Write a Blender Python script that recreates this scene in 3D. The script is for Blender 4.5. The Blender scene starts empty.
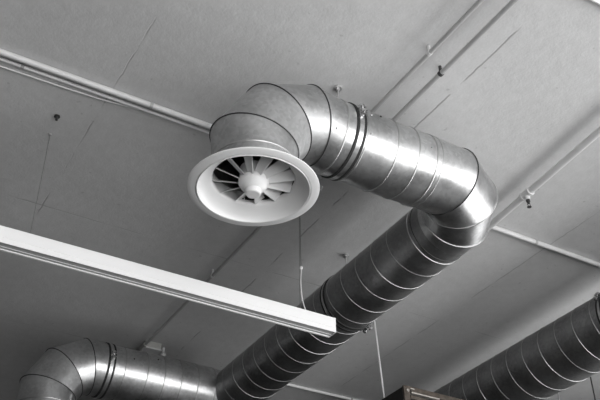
import bpy, bmesh, math, random
from mathutils import Vector, Matrix
random.seed(4)
S = bpy.context.scene; C = S.collection
PI = math.pi
V = Vector
H = 3.36          # ceiling above the camera (camera 1.6 m above the floor)
FL = -1.6

# ------------------------------------------------------------ materials
def mat(name, col=(.5,.5,.5), rough=.5, metal=0., mott=0., mscale=6., bump=0., bscale=40., stretch=None, rvar=0.):
    m = bpy.data.materials.new(name); m.use_nodes = True
    nt = m.node_tree; b = nt.nodes['Principled BSDF']
    b.inputs['Base Color'].default_value = (*col, 1); b.inputs['Roughness'].default_value = rough
    b.inputs['Metallic'].default_value = metal
    tc = nt.nodes.new('ShaderNodeTexCoord'); mp = nt.nodes.new('ShaderNodeMapping')
    nt.links.new(tc.outputs['Object'], mp.inputs[0])
    if stretch: mp.inputs['Scale'].default_value = stretch
    if mott or rvar:
        n = nt.nodes.new('ShaderNodeTexNoise'); n.inputs['Scale'].default_value = mscale; n.inputs['Detail'].default_value = 5
        nt.links.new(mp.outputs[0], n.inputs['Vector'])
        if mott:
            r = nt.nodes.new('ShaderNodeMapRange'); r.inputs[1].default_value = .3; r.inputs[2].default_value = .7
            r.inputs[3].default_value = 1-mott; r.inputs[4].default_value = 1+mott
            nt.links.new(n.outputs[0], r.inputs[0])
            mx = nt.nodes.new('ShaderNodeVectorMath'); mx.operation = 'SCALE'; mx.inputs[0].default_value = col
            nt.links.new(r.outputs[0], mx.inputs['Scale']); nt.links.new(mx.outputs[0], b.inputs['Base Color'])
        if rvar:
            r = nt.nodes.new('ShaderNodeMapRange'); r.inputs[1].default_value = .3; r.inputs[2].default_value = .7
            r.inputs[3].default_value = rough-rvar; r.inputs[4].default_value = rough+rvar
            nt.links.new(n.outputs[0], r.inputs[0]); nt.links.new(r.outputs[0], b.inputs['Roughness'])
    if bump:
        n = nt.nodes.new('ShaderNodeTexNoise'); n.inputs['Scale'].default_value = bscale; n.inputs['Detail'].default_value = 4
        nt.links.new(mp.outputs[0], n.inputs['Vector'])
        bp = nt.nodes.new('ShaderNodeBump'); bp.inputs['Strength'].default_value = bump; bp.inputs['Distance'].default_value = .01
        nt.links.new(n.outputs[0], bp.inputs['Height']); nt.links.new(bp.outputs[0], b.inputs['Normal'])
    return m

def galv(name, v, rough, rvar=.05):
    """galvanised sheet: metallic, cloudy zinc spangle and fine scratches"""
    m = mat(name, (v, v*1.005, v*1.01), rough, 1., rvar=0)
    nt = m.node_tree; b = nt.nodes['Principled BSDF']; N = nt.nodes.new; L = nt.links.new
    tc = [n for n in nt.nodes if n.type == 'TEX_COORD'][0]
    n1 = N('ShaderNodeTexNoise'); n1.inputs['Scale'].default_value = 5; n1.inputs['Detail'].default_value = 6
    vo = N('ShaderNodeTexVoronoi'); vo.inputs['Scale'].default_value = 55
    n2 = N('ShaderNodeTexNoise'); n2.inputs['Scale'].default_value = 60; n2.inputs['Detail'].default_value = 3
    for n in (n1, vo, n2): L(tc.outputs['Object'], n.inputs['Vector'])
    a = N('ShaderNodeMath'); a.operation = 'MULTIPLY_ADD'; L(vo.outputs['Color'], a.inputs[0]); a.inputs[1].default_value = .24; 
    mr = N('ShaderNodeMapRange'); mr.inputs[1].default_value = .3; mr.inputs[2].default_value = .7; mr.inputs[3].default_value = .70; mr.inputs[4].default_value = 1.02
    L(n1.outputs[0], mr.inputs[0]); L(mr.outputs[0], a.inputs[2])
    mx = N('ShaderNodeVectorMath'); mx.operation = 'SCALE'; mx.inputs[0].default_value = (v, v*1.005, v*1.01)
    L(a.outputs[0], mx.inputs['Scale']); L(mx.outputs[0], b.inputs['Base Color'])
    r2 = N('ShaderNodeMapRange'); r2.inputs[1].default_value = .3; r2.inputs[2].default_value = .7
    r2.inputs[3].default_value = rough-rvar; r2.inputs[4].default_value = rough+rvar
    L(n1.outputs[0], r2.inputs[0]); L(r2.outputs[0], b.inputs['Roughness'])
    bp = N('ShaderNodeBump'); bp.inputs['Strength'].default_value = .06; bp.inputs['Distance'].default_value = .004
    L(n2.outputs[0], bp.inputs['Height']); L(bp.outputs[0], b.inputs['Normal'])
    return m

M = {}
M['galv'] = galv('galvanised_steel', .60, .35, .07)
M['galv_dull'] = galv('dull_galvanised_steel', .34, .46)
M['galv_elbow'] = galv('matt_galvanised_steel', .50, .44)
M['seam'] = mat('seam_steel', (.5,.5,.5), .45, 1.)
M['seam_shade'] = mat('seam_gap_shade', (.03,.03,.03), .6)  # near-black seam ridges: shade of the seam gaps put into the colour
M['rubber'] = mat('black_rubber', (.012,.012,.012), .6)
M['inside_shade'] = mat('duct_inside_shade', (.05,.05,.05), .8)  # dark colour stands in for the shade inside the duct
M['bolt'] = mat('bright_bolt', (.7,.7,.7), .25, 1.)
M['white'] = mat('white_powder_coat', (.82,.82,.82), .38, mott=.02)
M['white_bar'] = mat('white_aluminium', (.88,.88,.88), .45)
M['groove'] = mat('grey_lens', (.5,.5,.5), .4)
M['conduit'] = mat('conduit_plastic', (.62,.62,.62), .35, mott=.06, mscale=9)
M['conduit_grey'] = mat('painted_conduit', (.40,.40,.40), .5, mott=.08, mscale=9)
M['conduit_white'] = mat('white_conduit', (.80,.80,.80), .35)
M['dark'] = mat('dark_fitting', (.04,.04,.04), .5)
M['fit'] = mat('grey_fitting', (.42,.42,.40), .5, mott=.1, mscale=30)
M['wire'] = mat('steel_wire', (.33,.33,.33), .4, 1.)
M['cord'] = mat('clear_cord', (.6,.6,.6), .3)
M['rod'] = mat('zinc_rod', (.62,.62,.62), .35, .8)
M['box_dark'] = mat('black_steel', (.012,.011,.01), .5)
M['box_brown'] = mat('weathered_brown_steel', (.085,.07,.058), .45, .3, mott=.4, mscale=25, bump=.3)
M['box_edge'] = mat('worn_steel', (.45,.42,.39), .4, .6, mott=.2, mscale=30)
M['wall'] = mat('grey_plaster', (.12,.12,.12), .8, mott=.08, bump=.1)
M['floor'] = mat('concrete_floor', (.06,.06,.06), .5, mott=.15, mscale=2)
M['frame'] = mat('window_frame', (.25,.25,.25), .5)

# ceiling plaster: cloudy, with the joints between the slabs as broken hair cracks
def ceiling_mat():
    m = mat('painted_concrete_ceiling', (.52,.52,.52), .62)
    nt = m.node_tree; b = nt.nodes['Principled BSDF']; N = nt.nodes.new; L = nt.links.new
    tc = [n for n in nt.nodes if n.type == 'TEX_COORD'][0]
    def math_(op, a, bb=None, c=None):
        n = N('ShaderNodeMath'); n.operation = op
        for i, x in enumerate((a, bb, c)):
            if x is None: continue
            if isinstance(x, (int, float)): n.inputs[i].default_value = x
            else: L(x, n.inputs[i])
        return n.outputs[0]
    def noise(sc, det=4, scale=None):
        n = N('ShaderNodeTexNoise'); n.inputs['Scale'].default_value = sc; n.inputs['Detail'].default_value = det
        if scale:
            mp = N('ShaderNodeMapping'); mp.inputs['Scale'].default_value = scale; L(tc.outputs['Object'], mp.inputs[0]); L(mp.outputs[0], n.inputs['Vector'])
        else: L(tc.outputs['Object'], n.inputs['Vector'])
        return n.outputs[0]
    sx = N('ShaderNodeSeparateXYZ'); L(tc.outputs['Object'], sx.inputs[0])
    X, Y = sx.outputs[0], sx.outputs[1]
    wob = math_('MULTIPLY_ADD', noise(9), .02, -.01)
    br = noise(3.5, 5)
    tot = None
    def line(coord, at, w, lo, hi, k):
        nonlocal tot
        d = math_('ABSOLUTE', math_('SUBTRACT', math_('ADD', coord, wob), at))
        mr = N('ShaderNodeMapRange'); mr.inputs[1].default_value = 0; mr.inputs[2].default_value = w; mr.inputs[3].default_value = 1; mr.inputs[4].default_value = 0
        L(d, mr.inputs[0])
        g = N('ShaderNodeMapRange'); g.inputs[1].default_value = lo; g.inputs[2].default_value = hi; L(br, g.inputs[0])
        v = math_('MULTIPLY', math_('MULTIPLY', mr.outputs[0], g.outputs[0]), k)
        tot = v if tot is None else math_('MAXIMUM', tot, v)
    line(X, .975, .006, .46, .60, .45)
    line(X, 2.59, .008, .50, .58, .5)
    line(X, 4.13, .006, .45, .58, .4)
    line(Y, 4.91, .006, .46, .60, .45)
    line(Y, 1.35, .006, .46, .60, .4)
    line(Y, 6.55, .006, .46, .60, .4)
    # cloudiness and small flecks
    c1 = noise(1.3, 6); c2 = noise(14, 5); c3 = noise(70, 3)
    base = math_('MULTIPLY_ADD', c1, .16, .50)
    base = math_('ADD', base, math_('MULTIPLY_ADD', c2, .10, -.05))
    base = math_('ADD', base, math_('MULTIPLY_ADD', c3, .07, -.035))
    fl = N('ShaderNodeMapRange'); fl.inputs[1].default_value = .70; fl.inputs[2].default_value = .76; L(noise(22, 2), fl.inputs[0])
    base = math_('SUBTRACT', base, math_('MULTIPLY', fl.outputs[0], .12))
    base = math_('MULTIPLY', base, math_('SUBTRACT', 1.0, tot))
    cb = N('ShaderNodeCombineXYZ'); [L(base, cb.inputs[i]) for i in range(3)]
    L(cb.outputs[0], b.inputs['Base Color'])
    bp = N('ShaderNodeBump'); bp.inputs['Strength'].default_value = .45; bp.inputs['Distance'].default_value = .006
    hgt = math_('SUBTRACT', math_('ADD', c2, math_('MULTIPLY', c3, .4)), math_('MULTIPLY', tot, 2))
    L(hgt, bp.inputs['Height']); L(bp.outputs[0], b.inputs['Normal'])
    return m
M['ceiling'] = ceiling_mat()

# ------------------------------------------------------------ mesh helpers
def frame_of(d):
    d = V(d).normalized(); a = V((0,0,1)) if abs(d.z) < .9 else V((1,0,0))
    u = d.cross(a).normalized(); return d, u, d.cross(u).normalized()
def add_loft(bm, rings, close=False, capa=False, capb=False):
    vs = [[bm.verts.new(p) for p in r] for r in rings]
    n = len(rings[0]); k = len(rings)
    for i in range(k if close else k-1):
        a, b = vs[i], vs[(i+1) % k]
        for j in range(n):
            bm.faces.new((a[j], a[(j+1) % n], b[(j+1) % n], b[j]))
    if capa: bm.faces.new(vs[0][::-1])
    if capb: bm.faces.new(vs[-1])
def circ(c, u, v, r, n=64, r2=None):
    r2 = r if r2 is None else r2
    return [V(c)+u*(r*math.cos(2*PI*i/n))+v*(r2*math.sin(2*PI*i/n)) for i in range(n)]
def add_cyl(bm, a, b, r, n=24, r2=None, cap=True):
    d, u, v = frame_of(V(b)-V(a))
    add_loft(bm, [circ(a,u,v,r,n), circ(b,u,v,r if r2 is None else r2,n)], capa=cap, capb=cap)
def add_tube(bm, pts, r, n=8, closed=False, caps=True):
    """sweep a round section along points"""
    pts = [V(p) for p in pts]; k = len(pts); rings = []; pu = None
    for i in range(k):
        if closed: t = pts[(i+1) % k]-pts[i-1]
        else: t = pts[min(i+1,k-1)]-pts[max(i-1,0)]
        t.normalize()
        if pu is None: _, pu, _ = frame_of(t)
        pu = (pu - t*pu.dot(t)).normalized(); w = t.cross(pu)
        rings.append(circ(pts[i], pu, w, r, n))
    add_loft(bm, rings, close=closed, capa=caps and not closed, capb=caps and not closed)
def add_box(bm, lo, hi, bev=0.):
    lo, hi = V(lo), V(hi)
    g = bmesh.ops.create_cube(bm, size=1)['verts']
    for v in g: v.co = V([(lo[i]+hi[i])/2 + v.co[i]*(hi[i]-lo[i]) for i in range(3)])
    if bev:
        es = list({e for v in g for e in v.link_edges})
        bmesh.ops.bevel(bm, geom=es, offset=bev, segments=2, affect='EDGES', profile=.5)
def add_lathe(bm, prof, c, n=64):
    """revolve (r, z) about the vertical through c; a closed loop profile"""
    rings = [[V((c[0]+r*math.cos(2*PI*i/n), c[1]+r*math.sin(2*PI*i/n), c[2]+z)) for i in range(n)] for r, z in prof]
    add_loft(bm, rings, close=True)
def add_sphere(bm, c, r, s=(1,1,1), seg=16):
    g = bmesh.ops.create_uvsphere(bm, u_segments=seg, v_segments=seg//2, radius=r)['verts']
    for v in g: v.co = V((v.co.x*s[0], v.co.y*s[1], v.co.z*s[2]))+V(c)
def obj(name, bm, m, parent=None, smooth=True, ang=35):
    bmesh.ops.recalc_face_normals(bm, faces=bm.faces)
    me = bpy.data.meshes.new(name); bm.to_mesh(me); bm.free()
    me.materials.append(M[m])
    if smooth:
        me.shade_smooth(); me.set_sharp_from_angle(angle=math.radians(ang))
    o = bpy.data.objects.new(name, me); C.objects.link(o)
    if parent is not None:
        o.parent = parent
        w = parent_world(parent); o.matrix_parent_inverse = w.inverted()
    return o
def parent_world(p):
    m = Matrix.Translation(p.location)
    if p.parent: m = parent_world(p.parent) @ p.matrix_parent_inverse @ m
    return m
def thing(name, label, cat, loc, group=None):
    o = bpy.data.objects.new(name, None); C.objects.link(o); o.location = loc; o.empty_display_size = .1
    o['label'] = label; o['category'] = cat
    if group: o['group'] = group
    return o
def tag(o, label, cat, group=None):
    o['label'] = label; o['category'] = cat
    if group: o['group'] = group
    return o
def struct(name, bm, m):
    o = obj(name, bm, m, smooth=False); o['kind'] = 'structure'; return o
B = bmesh.new

# ------------------------------------------------------------ the room
X0, X1, Y0, Y1 = -4.0, 6.8, -1.6, 15.0
T = .2
bm = B(); add_box(bm, (X0-T, Y0-T, FL-.2), (X1+T, Y1+T, FL)); struct('floor', bm, 'floor')
bm = B(); add_box(bm, (X0-T, Y0-T, H), (X1+T, Y1+T, H+.25)); struct('ceiling', bm, 'ceiling')
bm = B(); add_box(bm, (X0-T, Y0, FL), (X0, Y1, H)); struct('wall_left', bm, 'wall')
bm = B(); add_box(bm, (X0-T, Y1, FL), (X1+T, Y1+T, H)); struct('wall_front', bm, 'wall')
def window_wall(name, axis, pos, out, span, openings, z0, z1, idx):
    """wall with rectangular openings; axis = the direction it runs along"""
    def bx(bm, a, b, zz0, zz1, t0=0, t1=T):
        lo = [0,0,zz0]; hi = [0,0,zz1]; lo[axis] = a; hi[axis] = b
        p = sorted((pos+out*t0, pos+out*t1)); lo[1-axis], hi[1-axis] = p
        add_box(bm, lo, hi)
    bm = B()
    bx(bm, span[0], span[1], FL, z0); bx(bm, span[0], span[1], z1, H)
    cur = span[0]
    for a, b in openings: bx(bm, cur, a, z0, z1); cur = b
    bx(bm, cur, span[1], z0, z1); struct(name, bm, 'wall')
    for a, b in openings:
        bm = B(); w = .05
        bx(bm, a, b, z0, z0+w, .05, .12); bx(bm, a, b, z1-w, z1, .05, .12)
        k = max(1, round((b-a)/1.2))
        for i in range(k+1):
            x = a+(b-a-w)*i/k; bx(bm, x, x+w, z0+w, z1-w, .05, .12)
        struct('window_%d' % idx, bm, 'frame'); idx += 1
        ld = bpy.data.lights.new('daylight_portal', 'AREA'); ld.shape = 'RECTANGLE'; ld.size = (b-a) if axis == 0 else (z1-z0); ld.size_y = (z1-z0) if axis == 0 else (b-a)
        ld.cycles.is_portal = True
        lo = bpy.data.objects.new('daylight_portal', ld); C.objects.link(lo)
        p = [0,0,(z0+z1)/2]; p[axis] = (a+b)/2; p[1-axis] = pos+out*.15; lo.location = p
        inward = V((0,0,0)); inward[1-axis] = -out
        if axis == 0: lo.rotation_euler = (V((0,0,-1)).rotation_difference(inward)).to_euler()
        else: lo.rotation_euler = (V((0,0,-1)).rotation_difference(inward)).to_euler()
    return idx
k = window_wall('wall_back', 0, Y0, -1, (X0-T, X1+T), [(-.6, 2.6), (3.1, 6.3)], -.6, 2.9, 1)
k = window_wall('wall_right', 1, X1, 1, (Y0, Y1), [(-1.2, 1.5), (1.9, 4.6)], .2, 2.3, k)

# ------------------------------------------------------------ duct pieces
def add_pipe(bm, a, b, r, n=72, wall=0):
    d, u, v = frame_of(V(b)-V(a))
    rings = [circ(a,u,v,r,n), circ(b,u,v,r,n)]
    if wall: rings += [circ(b,u,v,r-wall,n), circ(a,u,v,r-wall,n)]
    add_loft(bm, rings, close=bool(wall))
def ring_seam(name, c, axis, r, w, m, parent, n=72, flat=1.0):
    """raised bead round a duct"""
    d, u, v = frame_of(axis); bm = B(); rings = []
    k = 8
    for j in range(k):
        a = 2*PI*j/k
        rings.append(circ(V(c)+d*(w*flat*math.cos(a)), u, v, r+w*math.sin(a)*.9, n))
    add_loft(bm, rings, close=True)
    return obj(name, bm, m, parent)
def band(name, c, axis, r, width, th, m, parent, n=72):
    d, u, v = frame_of(axis); h = width/2; bm = B(); e = min(.002, th*.4)
    prof = [(-h, r-.001), (-h, r+th-e), (-h+e, r+th), (h-e, r+th), (h, r+th-e), (h, r-.001)]
    add_loft(bm, [circ(V(c)+d*x, u, v, rr, n) for x, rr in prof], close=True)
    return obj(name, bm, m, parent)
def helix_seam(a, b, r, pitch, w, m, parent, phase=0., hand=1):
    a, b = V(a), V(b); L = (b-a).length; d, u, v = frame_of(b-a)
    n = int(L/pitch*40); pts = []
    for i in range(n+1):
        s = i/n*L; t = hand*2*PI*s/pitch+phase
        pts.append(a+d*s+(u*math.cos(t)+v*math.sin(t))*(r+.0005))
    bm = B(); add_tube(bm, pts, w, 6); return obj('spiral_seam', bm, m, parent)
def elbow(parent, cen, e0, e1, ax, R, r, m, seam_mats, wall=.0, name='elbow', sw=.0035, n=72):
    """four-piece mitred elbow; cen = bend centre, e0 / e1 = radial directions at 0 and 90 degrees, ax = bend axis"""
    cen, e0, e1, ax = map(V, (cen, e0, e1, ax)); bm = B(); k = math.cos(math.radians(15))
    def rg(deg, full, rr):
        a = math.radians(deg); rad = e0*math.cos(a)+e1*math.sin(a); q = 1/k if full else 1
        return circ(cen+rad*R*q, rad, ax, rr*q, n, rr)
    angs = [(0,0),(15,1),(45,1),(75,1),(90,0)]
    for (a, fa), (b, fb) in zip(angs, angs[1:]):
        add_loft(bm, [rg(a,fa,r), rg(b,fb,r)])
        if wall: add_loft(bm, [rg(a,fa,r-wall), rg(b,fb,r-wall)])
    o = obj(name, bm, m, parent)
    for (deg, f), sm in zip(angs[1:4], seam_mats):
        a = math.radians(deg); rad = e0*math.cos(a)+e1*math.sin(a); tan = rad.cross(ax).normalized()
        pts = circ(cen+rad*R/k, rad, ax, (r+.001)/k, n, r+.001)
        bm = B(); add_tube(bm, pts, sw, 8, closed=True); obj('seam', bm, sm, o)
    return o
def on_duct(c, axis, r, deg):
    """point and outward normal on a horizontal duct; deg from straight up towards the room's window side / left"""
    a = math.radians(deg)
    nrm = V((0, -math.sin(a), math.cos(a))) if axis == 'x' else V((-math.sin(a), 0, math.cos(a)))
    return V(c)+nrm*r, nrm
def screw(c, axis, r, deg, m, parent, s=.006, name='screw'):
    p, nrm = on_duct(c, axis, r, deg); bm = B()
    add_cyl(bm, p-nrm*.002, p+nrm*.003, s, 12); add_cyl(bm, p+nrm*.003, p+nrm*.006, s*.7, 6)
    return obj(name, bm, m, parent)
def clamp(c, axis, r, deg, parent, gap=.042):
    """steel strap with two black rubber edges and a bolted lug"""
    ax = V((1,0,0)) if axis == 'x' else V((0,1,0))
    st = band('clamp', c, ax, r, gap-.004, .004, 'galv', parent)
    for s in (-1, 1): band('rubber_edge', V(c)+ax*(s*gap/2), ax, r, .016, .006, 'rubber', st)
    p, nrm = on_duct(c, axis, r, deg); t = ax.cross(nrm).normalized()
    bm = B()
    for s in (-1, 1):      # two folded lugs
        q = p+t*(s*.013)
        bm2 = [q+ax*(.018*i)+t*(.003*j)+nrm*(.002+.032*kk) for i in (-1,1) for j in (-1,1) for kk in (0,1)]
        vs = [bm.verts.new(x) for x in bm2]
        for f in ((0,1,3,2),(4,6,7,5),(0,4,5,1),(2,3,7,6),(0,2,6,4),(1,5,7,3)): bm.faces.new([vs[i] for i in f])
    obj('lug', bm, 'bolt', st)
    bm = B(); q = p+nrm*.022
    add_cyl(bm, q-t*.038, q+t*.038, .006, 10); add_cyl(bm, q-t*.036, q-t*.020, .015, 6); add_cyl(bm, q+t*.018, q+t*.032, .015, 6)
    obj('bolt', bm, 'bolt', st)
    return st

R_ = .2; ZD = 2.985
YU = 3.037; XM = 2.985; XD = 1.533
# --- short run with the drop elbow over the diffuser
u1 = thing('ventilation_duct', 'short bright galvanised duct bending down to the white round air diffuser', 'duct', (XD, YU, ZD))
ER = .30
CUTS = [(0, 2.66, 90, .2, .2), (0, 2.757, 78, .222, .2), (.118, 2.940, 48, .219, .202), (.300, 3.008, 16, .212, .203), (.417, ZD, 0, .2, .2)]
def drop_elbow(parent, x0, y, r, m, sm, sw=.0035, n=72):
    """mitred elbow from a vertical drop into a duct running in +x"""
    bm = B(); rings = []; k = r/.2
    for x, z, t, a, b in CUTS:
        t = math.radians(t); e_ = V((-math.sin(t), 0, math.cos(t)))
        rings.append((V((x0+x, y, z)), e_, a*k, b*k))
    yv = V((0,1,0))
    for p_, q_ in zip(rings, rings[1:]):
        for w_ in (0, .004):
            add_loft(bm, [circ(p_[0], p_[1], yv, p_[2]-w_, n, p_[3]-w_), circ(q_[0], q_[1], yv, q_[2]-w_, n, q_[3]-w_)])
    o = obj('elbow', bm, m, parent)
    for c_, e_, a, b in rings[1:4]:
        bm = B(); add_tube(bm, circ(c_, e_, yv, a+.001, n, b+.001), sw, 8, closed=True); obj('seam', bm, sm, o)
    return o
e = drop_elbow(u1, XD, YU, R_, 'galv_elbow', 'seam_shade')
bm = B(); add_pipe(bm, (XD, YU, 2.66), (XD, YU, 2.565), R_, wall=.004); p = obj('drop_collar', bm, 'galv_elbow', u1)
ring_seam('bead', (XD, YU, 2.625), (0,0,1), R_, .005, 'seam', p)
bm = B(); add_pipe(bm, (XD, YU, 2.57), (XD, YU, 2.60), .1955, wall=.002); obj('shade_sleeve', bm, 'inside_shade', p)  # added sleeve, coloured dark as the shade inside the drop
EM = .355
xs, xe = XD+.417, XM-EM
bm = B(); add_pipe(bm, (xs, YU, ZD), (xe, YU, ZD), R_, n=96); p = obj('duct_section', bm, 'galv', u1)
ring_seam('bead', (1.955, YU, ZD), (1,0,0), R_, .005, 'seam', p)
for x, w in ((2.075,.003),(2.262,.0045),(2.395,.0045),(2.512,.0055),(2.545,.003)):
    ring_seam('seam', (x, YU, ZD), (1,0,0), R_, w, 'seam', p)
clamp((2.035, YU, ZD), 'x', R_, 74, u1)
for x, dg, mm in ((2.17,62,'dark'),(2.105,68,'bolt'),(2.20,128,'bolt'),(2.47,92,'bolt'),(1.90,118,'bolt'),(2.09,108,'bolt')):
    screw((x, YU, ZD), 'x', R_, dg, mm, u1)

# --- main trunk
u2 = thing('ventilation_duct', 'long dark galvanised trunk duct running diagonally from the right-hand elbow', 'duct', (XM, YU, ZD))
CB = (XM-EM, YU+EM, ZD)
elbow(u2, CB, (0,-1,0), (1,0,0), (0,0,1), EM, R_, 'galv', ['seam_shade','seam','seam'], sw=.0035)
bm = B(); add_pipe(bm, (XM, YU+EM, ZD), (XM, Y1, ZD), R_, n=96); p = obj('duct_section', bm, 'galv_dull', u2)
for y, w, mm in ((3.465,.004,'seam_shade'),(3.50,.006,'seam')): ring_seam('bead', (XM, y, ZD), (0,1,0), R_, w*.8, mm, p)
helix_seam((XM, 3.60, ZD), (XM, Y1-.05, ZD), R_, .1725, .0023, 'seam', p, phase=-.81)
clamp((XM, 4.455, ZD), 'y', R_, -138, u2, gap=.036)

# --- lower left branch
YL = 6.27; XL = 1.54; 
u3 = thing('ventilation_duct', 'shiny galvanised branch duct with elbow at the lower left', 'duct', (XL, YL, ZD))
RL = .205; EL = .345
elbow(u3, (XL+EL, YL, ZD-EL), (0,0,1), (-1,0,0), (0,1,0), EL, RL, 'galv', ['seam_shade','seam_shade','seam_shade'], wall=.004)
bm = B(); add_pipe(bm, (XL, YL, ZD-EL), (XL, YL, 2.45), RL, wall=.004); p = obj('drop_collar', bm, 'galv', u3)
ring_seam('bead', (XL, YL, 2.60), (0,0,1), RL, .005, 'seam', p)
bm = B(); add_pipe(bm, (XL+EL, YL, ZD), (XM-.10, YL, ZD), RL, n=96); p = obj('duct_section', bm, 'galv', u3)
for x in (2.04, 2.22, 2.36, 2.50, 2.64): ring_seam('seam', (x, YL, ZD), (1,0,0), RL, .004, 'seam', p)
ring_seam('joint_band', (XM-.195, YL, ZD), (1,0,0), RL, .004, 'seam', p)
clamp((1.930, YL, ZD), 'x', RL, 82, u3)
for x, dg in ((2.10,75),(2.30,60)): screw((x, YL, ZD), 'x', RL, dg, 'dark', u3)

# --- right hand duct
XR = 4.81; RR = .235
u4 = thing('ventilation_duct', 'dark spiral duct crossing the lower right corner', 'duct', (XR, 3, ZD+.01))
bm = B(); add_pipe(bm, (XR, Y0, ZD+.01), (XR, Y1, ZD+.01), RR, n=96); p = obj('duct_section', bm, 'galv_dull', u4)
helix_seam((XR, Y0+.05, ZD+.01), (XR, Y1-.05, ZD+.01), RR, .176, .0026, 'seam', p, phase=.3)
clamp((XR, 3.73, ZD+.01), 'y', RR, 60, u4, gap=.036)

# --- hangers
def hanger(x, y, r, label, zc=ZD):
    h = thing('duct_hanger', label, 'hanger', (x, y, H), None)
    bm = B(); add_cyl(bm, (x,y,H), (x,y,zc+r+.01), .0045, 10); obj('threaded_rod', bm, 'rod', h)
    bm = B(); add_cyl(bm, (x,y,H), (x,y,H-.012), .022, 16); add_cyl(bm, (x,y,H-.012), (x,y,H-.026), .012, 6)
    obj('anchor_nut', bm, 'rod', h)
    bm = B(); add_box(bm, (x-.014,y-.014,zc+r+.012), (x+.014,y+.014,zc+r+.03), .002); obj('lower_nut', bm, 'rod', h)
hanger(2.03, YU, R_, 'short threaded hanger on the ceiling above the clamp near the diffuser elbow')
hanger(XM, 4.455, R_, 'thin threaded hanger above the long dark trunk duct')
hanger(XR, 3.73, RR, 'threaded hanger above the duct in the lower right corner', ZD+.01)

# ------------------------------------------------------------ air diffuser
ZF = 2.490
df = thing('air_diffuser', 'round white swirl air diffuser with radial fins under the upper duct elbow', 'air diffuser', (XD+.002, YU, ZF))
c = (XD+.002, YU, ZF)
prof = [(.304,.014),(.3085,.009),(.308,.006),(.304,.004),(.285,.001),(.270,-.001),(.268,.003),(.2655,.003),(.2645,-.003),(.261,-.003),(.258,.003),
        (.254,.012),(.240,.026),(.222,.041),(.205,.052),(.195,.060),(.193,.072),(.193,.125),(.197,.125),(.197,.074),(.204,.066),(.225,.052),(.25,.032),(.275,.018)]
bm = B(); add_lathe(bm, prof, c, 96); obj('flange', bm, 'white', df, ang=50)
prof = [(.0005,-.026),(.030,-.026),(.035,-.023),(.037,-.016),(.038,.000),(.048,.005),(.060,.018),(.069,.034),(.071,.038),(.0715,.058),(.067,.064),(.066,.085),(.066,.125),(.0005,.125)]
bm = B(); add_lathe(bm, prof, c, 48); obj('hub', bm, 'white', df, ang=30)
for i in range(12):
    a = 2*PI*i/12; ra = V((math.cos(a), math.sin(a), 0)); ta = V((-math.sin(a), math.cos(a), 0))
    bm = B(); rows = []
    for s in range(6):
        rr = .064+(.193-.064)*s/5; tw = math.radians(50); ch = .034+.024*s/5
        for_ = []
        for q, th in ((0,1),(.5,1),(1,1),(1,-1),(.5,-1),(0,-1)):
            z = .040+.016*s/5+q*ch*math.cos(tw)+ .004*math.sin(q*PI)
            t = -q*ch*math.sin(tw)
            for_.append(V(c)+ra*rr+ta*(t+th*.0021)+V((0,0,z)))
        rows.append(for_)
    add_loft(bm, rows, capa=True, capb=True); obj('fin', bm, 'white', df, ang=40)

# ------------------------------------------------------------ linear light
ZB = 2.55
LY0, LY1, LH = 4.153, 4.235, .10
LXE = 2.69; LXS = -.9
lt = thing('linear_light', 'long straight white linear light bar hanging at the lower left', 'light', ((LXE+LXS)/2, (LY0+LY1)/2, ZB))

bm = B(); e_ = .0
ym = (LY0+LY1)/2
# extruded aluminium section: closed side and top, open recess below for the lens
sec = [(LY0,0),(LY0+.003,0),(LY0+.003,.012),(LY1-.012,.012),(LY1-.012,0),(LY1,0),(LY1,LH-.003),(LY1-.003,LH),(LY0+.003,LH),(LY0,LH-.003)]
add_loft(bm, [[V((x, y, ZB+z)) for y, z in sec] for x in (LXS, LXE-.004)], capa=True, capb=True)
obj('housing', bm, 'white_bar', lt, smooth=False)
bm = B(); add_box(bm, (LXS+.004, LY0+.003, ZB+.005), (LXE-.004, LY1-.012, ZB+.013)); obj('lens', bm, 'groove', lt, smooth=False)
bm = B(); add_box(bm, (LXS+.004, ym+.004, ZB+.003), (LXE-.004, ym+.008, ZB+.0052)); obj('centre_strip', bm, 'white_bar', lt, smooth=False)
bm = B(); add_box(bm, (LXE-.004, LY0, ZB), (LXE, LY1, ZB+LH), .0012); obj('end_cap', bm, 'white_bar', lt, smooth=False)
bm = B(); add_box(bm, (LXS, LY0-.0015, ZB+.030), (LXE-.004, LY0+.0005, ZB+.034)); obj('side_rib', bm, 'white_bar', lt, smooth=False)
for x in (.80, 2.46):
    w = B(); add_cyl(w, (x, ym, ZB+LH), (x, ym, H), .0017, 8); w = obj('suspension_wire', w, 'wire', lt)
    bm = B(); add_cyl(bm, (x, ym, ZB+LH), (x, ym, ZB+LH+.02), .006, 12); obj('wire_gripper', bm, 'bolt', w)
    bm = B(); add_cyl(bm, (x, ym, H-.008), (x, ym, H), .008, 16); obj('ceiling_cup', bm, 'conduit_grey', w)
# loose transparent supply cord on the right-hand wire
pts = [(2.464,ym-.004,H-.02),(2.465,ym-.004,3.1),(2.468,ym-.004,2.96),(2.464,ym-.004,2.86),(2.467,ym-.004,2.80),(2.476,ym-.004,2.73),(2.492,ym-.004,2.68),(2.505,ym,ZB+LH)]
bm = B(); add_tube(bm, pts[:3], .0022, 8); cd = obj('supply_cord', bm, 'wire', lt)
def smoothpts(P, n=6):
    P = [V(p) for p in P]; out = []
    for i in range(len(P)-1):
        p0, p1, p2, p3 = P[max(i-1,0)], P[i], P[i+1], P[min(i+2,len(P)-1)]
        for j in range(n):
            t = j/n; out.append(.5*((2*p1)+(p2-p0)*t+(2*p0-5*p1+4*p2-p3)*t*t+(3*p1-p0-3*p2+p3)*t**3))
    out.append(P[-1]); return out
bm = B(); add_tube(bm, smoothpts(pts[2:]), .0045, 8); obj('cord_sleeve', bm, 'cord', cd)
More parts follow.
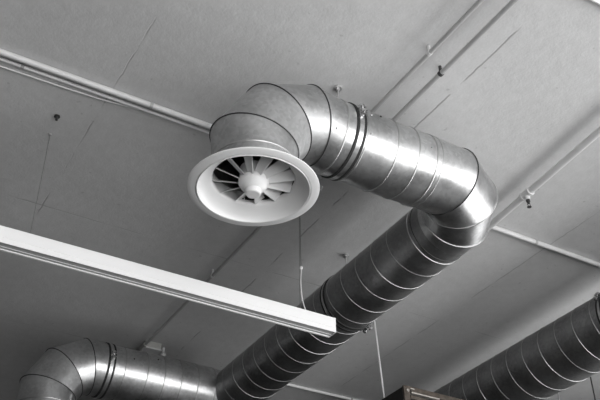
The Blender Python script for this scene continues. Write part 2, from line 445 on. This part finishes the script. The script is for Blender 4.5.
bm = B(); add_sphere(bm, pts[2], .011, (1,1,1.3)); obj('connector', bm, 'white', cd)

# ------------------------------------------------------------ conduits on the ceiling
def conduit(name, pts, r, m, label, saddles=(), sm='conduit_grey', group=None, cat='conduit'):
    t = thing(name, label, cat, pts[0], group)
    bm = B(); add_tube(bm, pts, r, 16); obj('tube', bm, m, t)
    P = [V(p) for p in pts]
    for s in saddles:
        a, b = P[0], P[-1]; d = (b-a).normalized(); q = a+d*s; dd, u, v = frame_of(d)
        bm = B()
        rings = [circ(q+d*k, u, v, rr, 24) for k, rr in ((-.009, r+.0005),(-.009, r+.003),(.009, r+.003),(.009, r+.0005))]
        add_loft(bm, rings, close=True)
        add_cyl(bm, (q.x,q.y,q.z+r), (q.x,q.y,H), .009, 12)
        side = V((-d.y, d.x, 0))
        obj('saddle', bm, sm, t)
    return t
# running left to right (away to the right)
conduit('conduit', [(-3.9,3.655,H-.018),(X1-.02,3.655,H-.018)], .0165, 'conduit', 'thick pale conduit pipe on the ceiling running from the left edge behind the diffuser', (2.0,3.6,5.1,7.9,9.5))
conduit('conduit', [(-3.9,3.715,H-.010),(2.9,3.715,H-.010)], .0095, 'conduit_white', 'thin white conduit pipe close beside the thick pale one at upper left', (2.7,4.4))
cb = tag(obj('cable', (lambda bm: (add_tube(bm, smoothpts([(-3.9,3.80,H-.006),(-.6,3.79,H-.006),(.35,3.775,H-.006),(.9,3.76,H-.006),(1.12,3.735,H-.006),(1.16,3.731,H-.006)]), .0045, 8), bm)[1])(B()), 'conduit_white'), 'thin white cable on the ceiling joining the thin conduit at left', 'cable')
conduit('conduit', [(3.15,6.50,H-.014),(X1-.02,6.50,H-.014)], .013, 'conduit_white', 'white conduit on the ceiling at the bottom, past the dark trunk duct', (1.2,3.0))
conduit('conduit', [(-3.9,1.875,H-.014),(X1-.02,1.875,H-.014)], .012, 'conduit_white', 'white conduit just cutting the top right corner of the ceiling', (7.6,))
# running away to the left
ZP = H-.050
conduit('conduit', [(2.268,Y0+.05,ZP),(2.268,6.32,ZP)], .0115, 'conduit_grey', 'thin grey conduit running diagonally, left of the two at top right', (4.09,6.64), 'conduit')
t = conduit('conduit', [(2.400,Y0+.05,ZP),(2.412,3.2,ZP)], .0135, 'conduit_grey', 'grey conduit with a dark clip, right of the two at top right', (4.18,), 'dark')
p3 = conduit('sprinkler_pipe', [(3.15,Y0+.05,ZP-.008),(3.60,4.12,ZP-.008)], .021, 'conduit', 'thick grey pipe with a small sprinkler head right of the elbow', (1.2,3.2), cat='pipe')
def p3at(y): f_ = (y-(Y0+.05))/(4.12-Y0-.05); return V((3.15+.45*f_, y, ZP-.008))
q = p3at(3.22); d = V((.45,5.67,0)).normalized(); _, u, v = frame_of(d)
bm = B(); add_cyl(bm, q-d*.035, q+d*.035, .026, 24); add_cyl(bm, q-d*.039, q-d*.029, .029, 24); add_cyl(bm, q+d*.029, q+d*.039, .029, 24)
add_cyl(bm, q, q-V((0,0,.045)), .016, 20); tee = obj('tee_fitting', bm, 'conduit', p3)
bm = B(); add_cyl(bm, q-V((0,0,.045)), q-V((0,0,.06)), .013, 6); add_cyl(bm, q-V((0,0,.06)), q-V((0,0,.072)), .008, 12)
for s in (-1,1): add_tube(bm, [q+V((s*.007,0,-.07)), q+V((s*.013,0,-.082)), q+V((s*.002,0,-.098))], .0022, 8)
add_cyl(bm, q-V((0,0,.097)), q-V((0,0,.100)), .014, 16)
obj('sprinkler_head', bm, 'dark', tee)

# anchors in the ceiling
def anchor(x, y, m, label, s=1., name='ceiling_anchor'):
    t = thing(name, label, 'anchor', (x,y,H))
    bm = B(); add_cyl(bm, (x,y,H), (x,y,H-.006*s), .017*s, 20); obj('washer', bm, m, t)
    bm = B(); add_cyl(bm, (x,y,H-.006*s), (x,y,H-.03*s), .008*s, 6); obj('bolt', bm, m, t)
anchor(.785, 4.02, 'dark', 'small dark anchor stub in the bare ceiling at far left')
anchor(2.42, 3.86, 'conduit_white', 'small pale anchor just right of the diffuser rim', .9)

# junction box at the end of the thin conduit
jx, jy = 2.34, 6.41
jb = thing('junction_box', 'small grey junction box on the ceiling above the lower left duct', 'junction box', (jx, jy, H))
bm = B(); add_box(bm, (jx-.07, jy-.07, H-.055), (jx+.07, jy+.07, H), .004); obj('box', bm, 'fit', jb, smooth=False)
bm = B(); add_box(bm, (jx-.074, jy-.074, H-.066), (jx+.074, jy+.074, H-.054), .003); obj('lid', bm, 'conduit', jb, smooth=False)
bm = B(); add_cyl(bm, (2.268, jy-.07, ZP), (2.268, jy-.09, ZP), .0165, 16); obj('cable_gland', bm, 'fit', jb)
bm = B(); add_cyl(bm, (jx+.115, jy-.0, H), (jx+.115, jy, H-.05), .012, 16)
add_sphere(bm, (jx+.115, jy, H-.058), .026, (1,1,.7)); tag(obj('sensor', bm, 'conduit'), 'tiny round sensor beside the grey junction box', 'sensor')

# ------------------------------------------------------------ steel box at the bottom edge
bx0, by0, bz = 3.596, 4.72, 2.62
bw, bd, bh = .62, .55, .30
bo = thing('equipment_box', 'brown and black steel box hanging at the bottom edge of the view', 'box', (bx0+bw/2, by0+bd/2, bz-bh))
bm = B(); add_box(bm, (bx0, by0+.006, bz-bh), (bx0+bw, by0+bd, bz), .004); obj('body', bm, 'box_dark', bo, smooth=False)
def slab(name, lo, hi, m, par, bev=.002):
    bm = B(); add_box(bm, lo, hi, bev); return obj(name, bm, m, par, smooth=False)
fp = None
# front frame: angle steel rails round a dark recess
fy0, fy1 = by0-.014, by0+.006
fp = slab('front_frame', (bx0-.004, fy0, bz-.034), (bx0+bw+.004, fy1, bz+.004), 'box_brown', bo)
slab('corner_post', (bx0-.004, fy0-.002, bz-bh), (bx0+.045, fy1, bz-.034), 'box_brown', fp)
slab('corner_post', (bx0+bw-.041, fy0-.002, bz-bh), (bx0+bw+.004, fy1, bz-.034), 'box_brown', fp)
slab('edge_strip', (bx0+.055, fy0-.006, bz-.046), (bx0+.30, fy1, bz-.036), 'box_edge', fp)
slab('edge_strip', (bx0+.05, fy0-.004, bz-.016), (bx0+.085, fy0, bz-.008), 'box_edge', fp)
slab('shelf_rail', (bx0+.05, fy0-.002, bz-.085), (bx0+bw-.045, fy1, bz-.062), 'box_brown', fp)
bm = B(); add_cyl(bm, (bx0+.022, fy0-.012, bz-.035), (bx0+.022, fy0, bz-.035), .011, 16); obj('bolt', bm, 'box_edge', fp)
bm = B(); add_cyl(bm, (bx0+.052, fy0-.008, bz-.027), (bx0+.052, fy0, bz-.027), .006, 12); obj('bolt', bm, 'dark', fp)
def rod(a, b, r, m, label):
    t = thing('suspension_rod', label, 'rod', a)
    bm = B(); add_cyl(bm, a, b, r, 10); obj('rod_shaft', bm, m, t)
    bm = B(); add_cyl(bm, (a[0],a[1],H-.01), (a[0],a[1],H), .02, 16); obj('anchor_plate', bm, m, t)
rod((3.592, 5.02, H), (3.622, 4.985, bz), .0075, 'conduit', 'bright vertical rod from the ceiling to the brown steel box')
rod((5.86, 5.02, H), (5.86, 5.02, FL+2.2), .006, 'dark', 'dark rod hanging below the duct in the lower right corner')
rod((5.86, 5.42, H), (5.86, 5.42, FL+2.2), .006, 'rod', 'pale rod beside the dark one under the lower right duct')

# ------------------------------------------------------------ camera, sky
F_PX = 906.945
r_ = V((0.864237535606001, -0.5030460549056872, -0.006176462862371743))
u_ = V((-0.28859640639811207, -0.5057926471194365, 0.8129488989684462))
f_ = V((0.4120747459669929, 0.70079844803177, 0.5823022745726663))
cam = bpy.data.cameras.new('camera'); co = bpy.data.objects.new('camera', cam); C.objects.link(co)
m = Matrix((r_, u_, -f_)).transposed().to_4x4(); co.matrix_world = m
cam.sensor_width = 36; cam.lens = F_PX/600*36; cam.clip_start = .02; cam.clip_end = 200
S.camera = co
w = bpy.data.worlds.new('sky'); S.world = w; w.use_nodes = True; nt = w.node_tree
bg = nt.nodes['Background']
tc = nt.nodes.new('ShaderNodeTexCoord'); sp = nt.nodes.new('ShaderNodeSeparateXYZ'); rp = nt.nodes.new('ShaderNodeValToRGB')
nt.links.new(tc.outputs['Generated'], sp.inputs[0]); nt.links.new(sp.outputs[2], rp.inputs[0])
# overcast sky over pale paving
e0 = rp.color_ramp.elements[0]; e0.position = 0.; e0.color = (.55,.55,.55,1)
e1 = rp.color_ramp.elements[1]; e1.position = .3; e1.color = (1,1,1,1)
nt.links.new(rp.outputs[0], bg.inputs['Color']); bg.inputs['Strength'].default_value = 11.
vs = S.view_settings; vs.view_transform = 'Standard'; vs.look = 'None'; vs.exposure = 0.; vs.gamma = 1; vs.use_curve_mapping = False
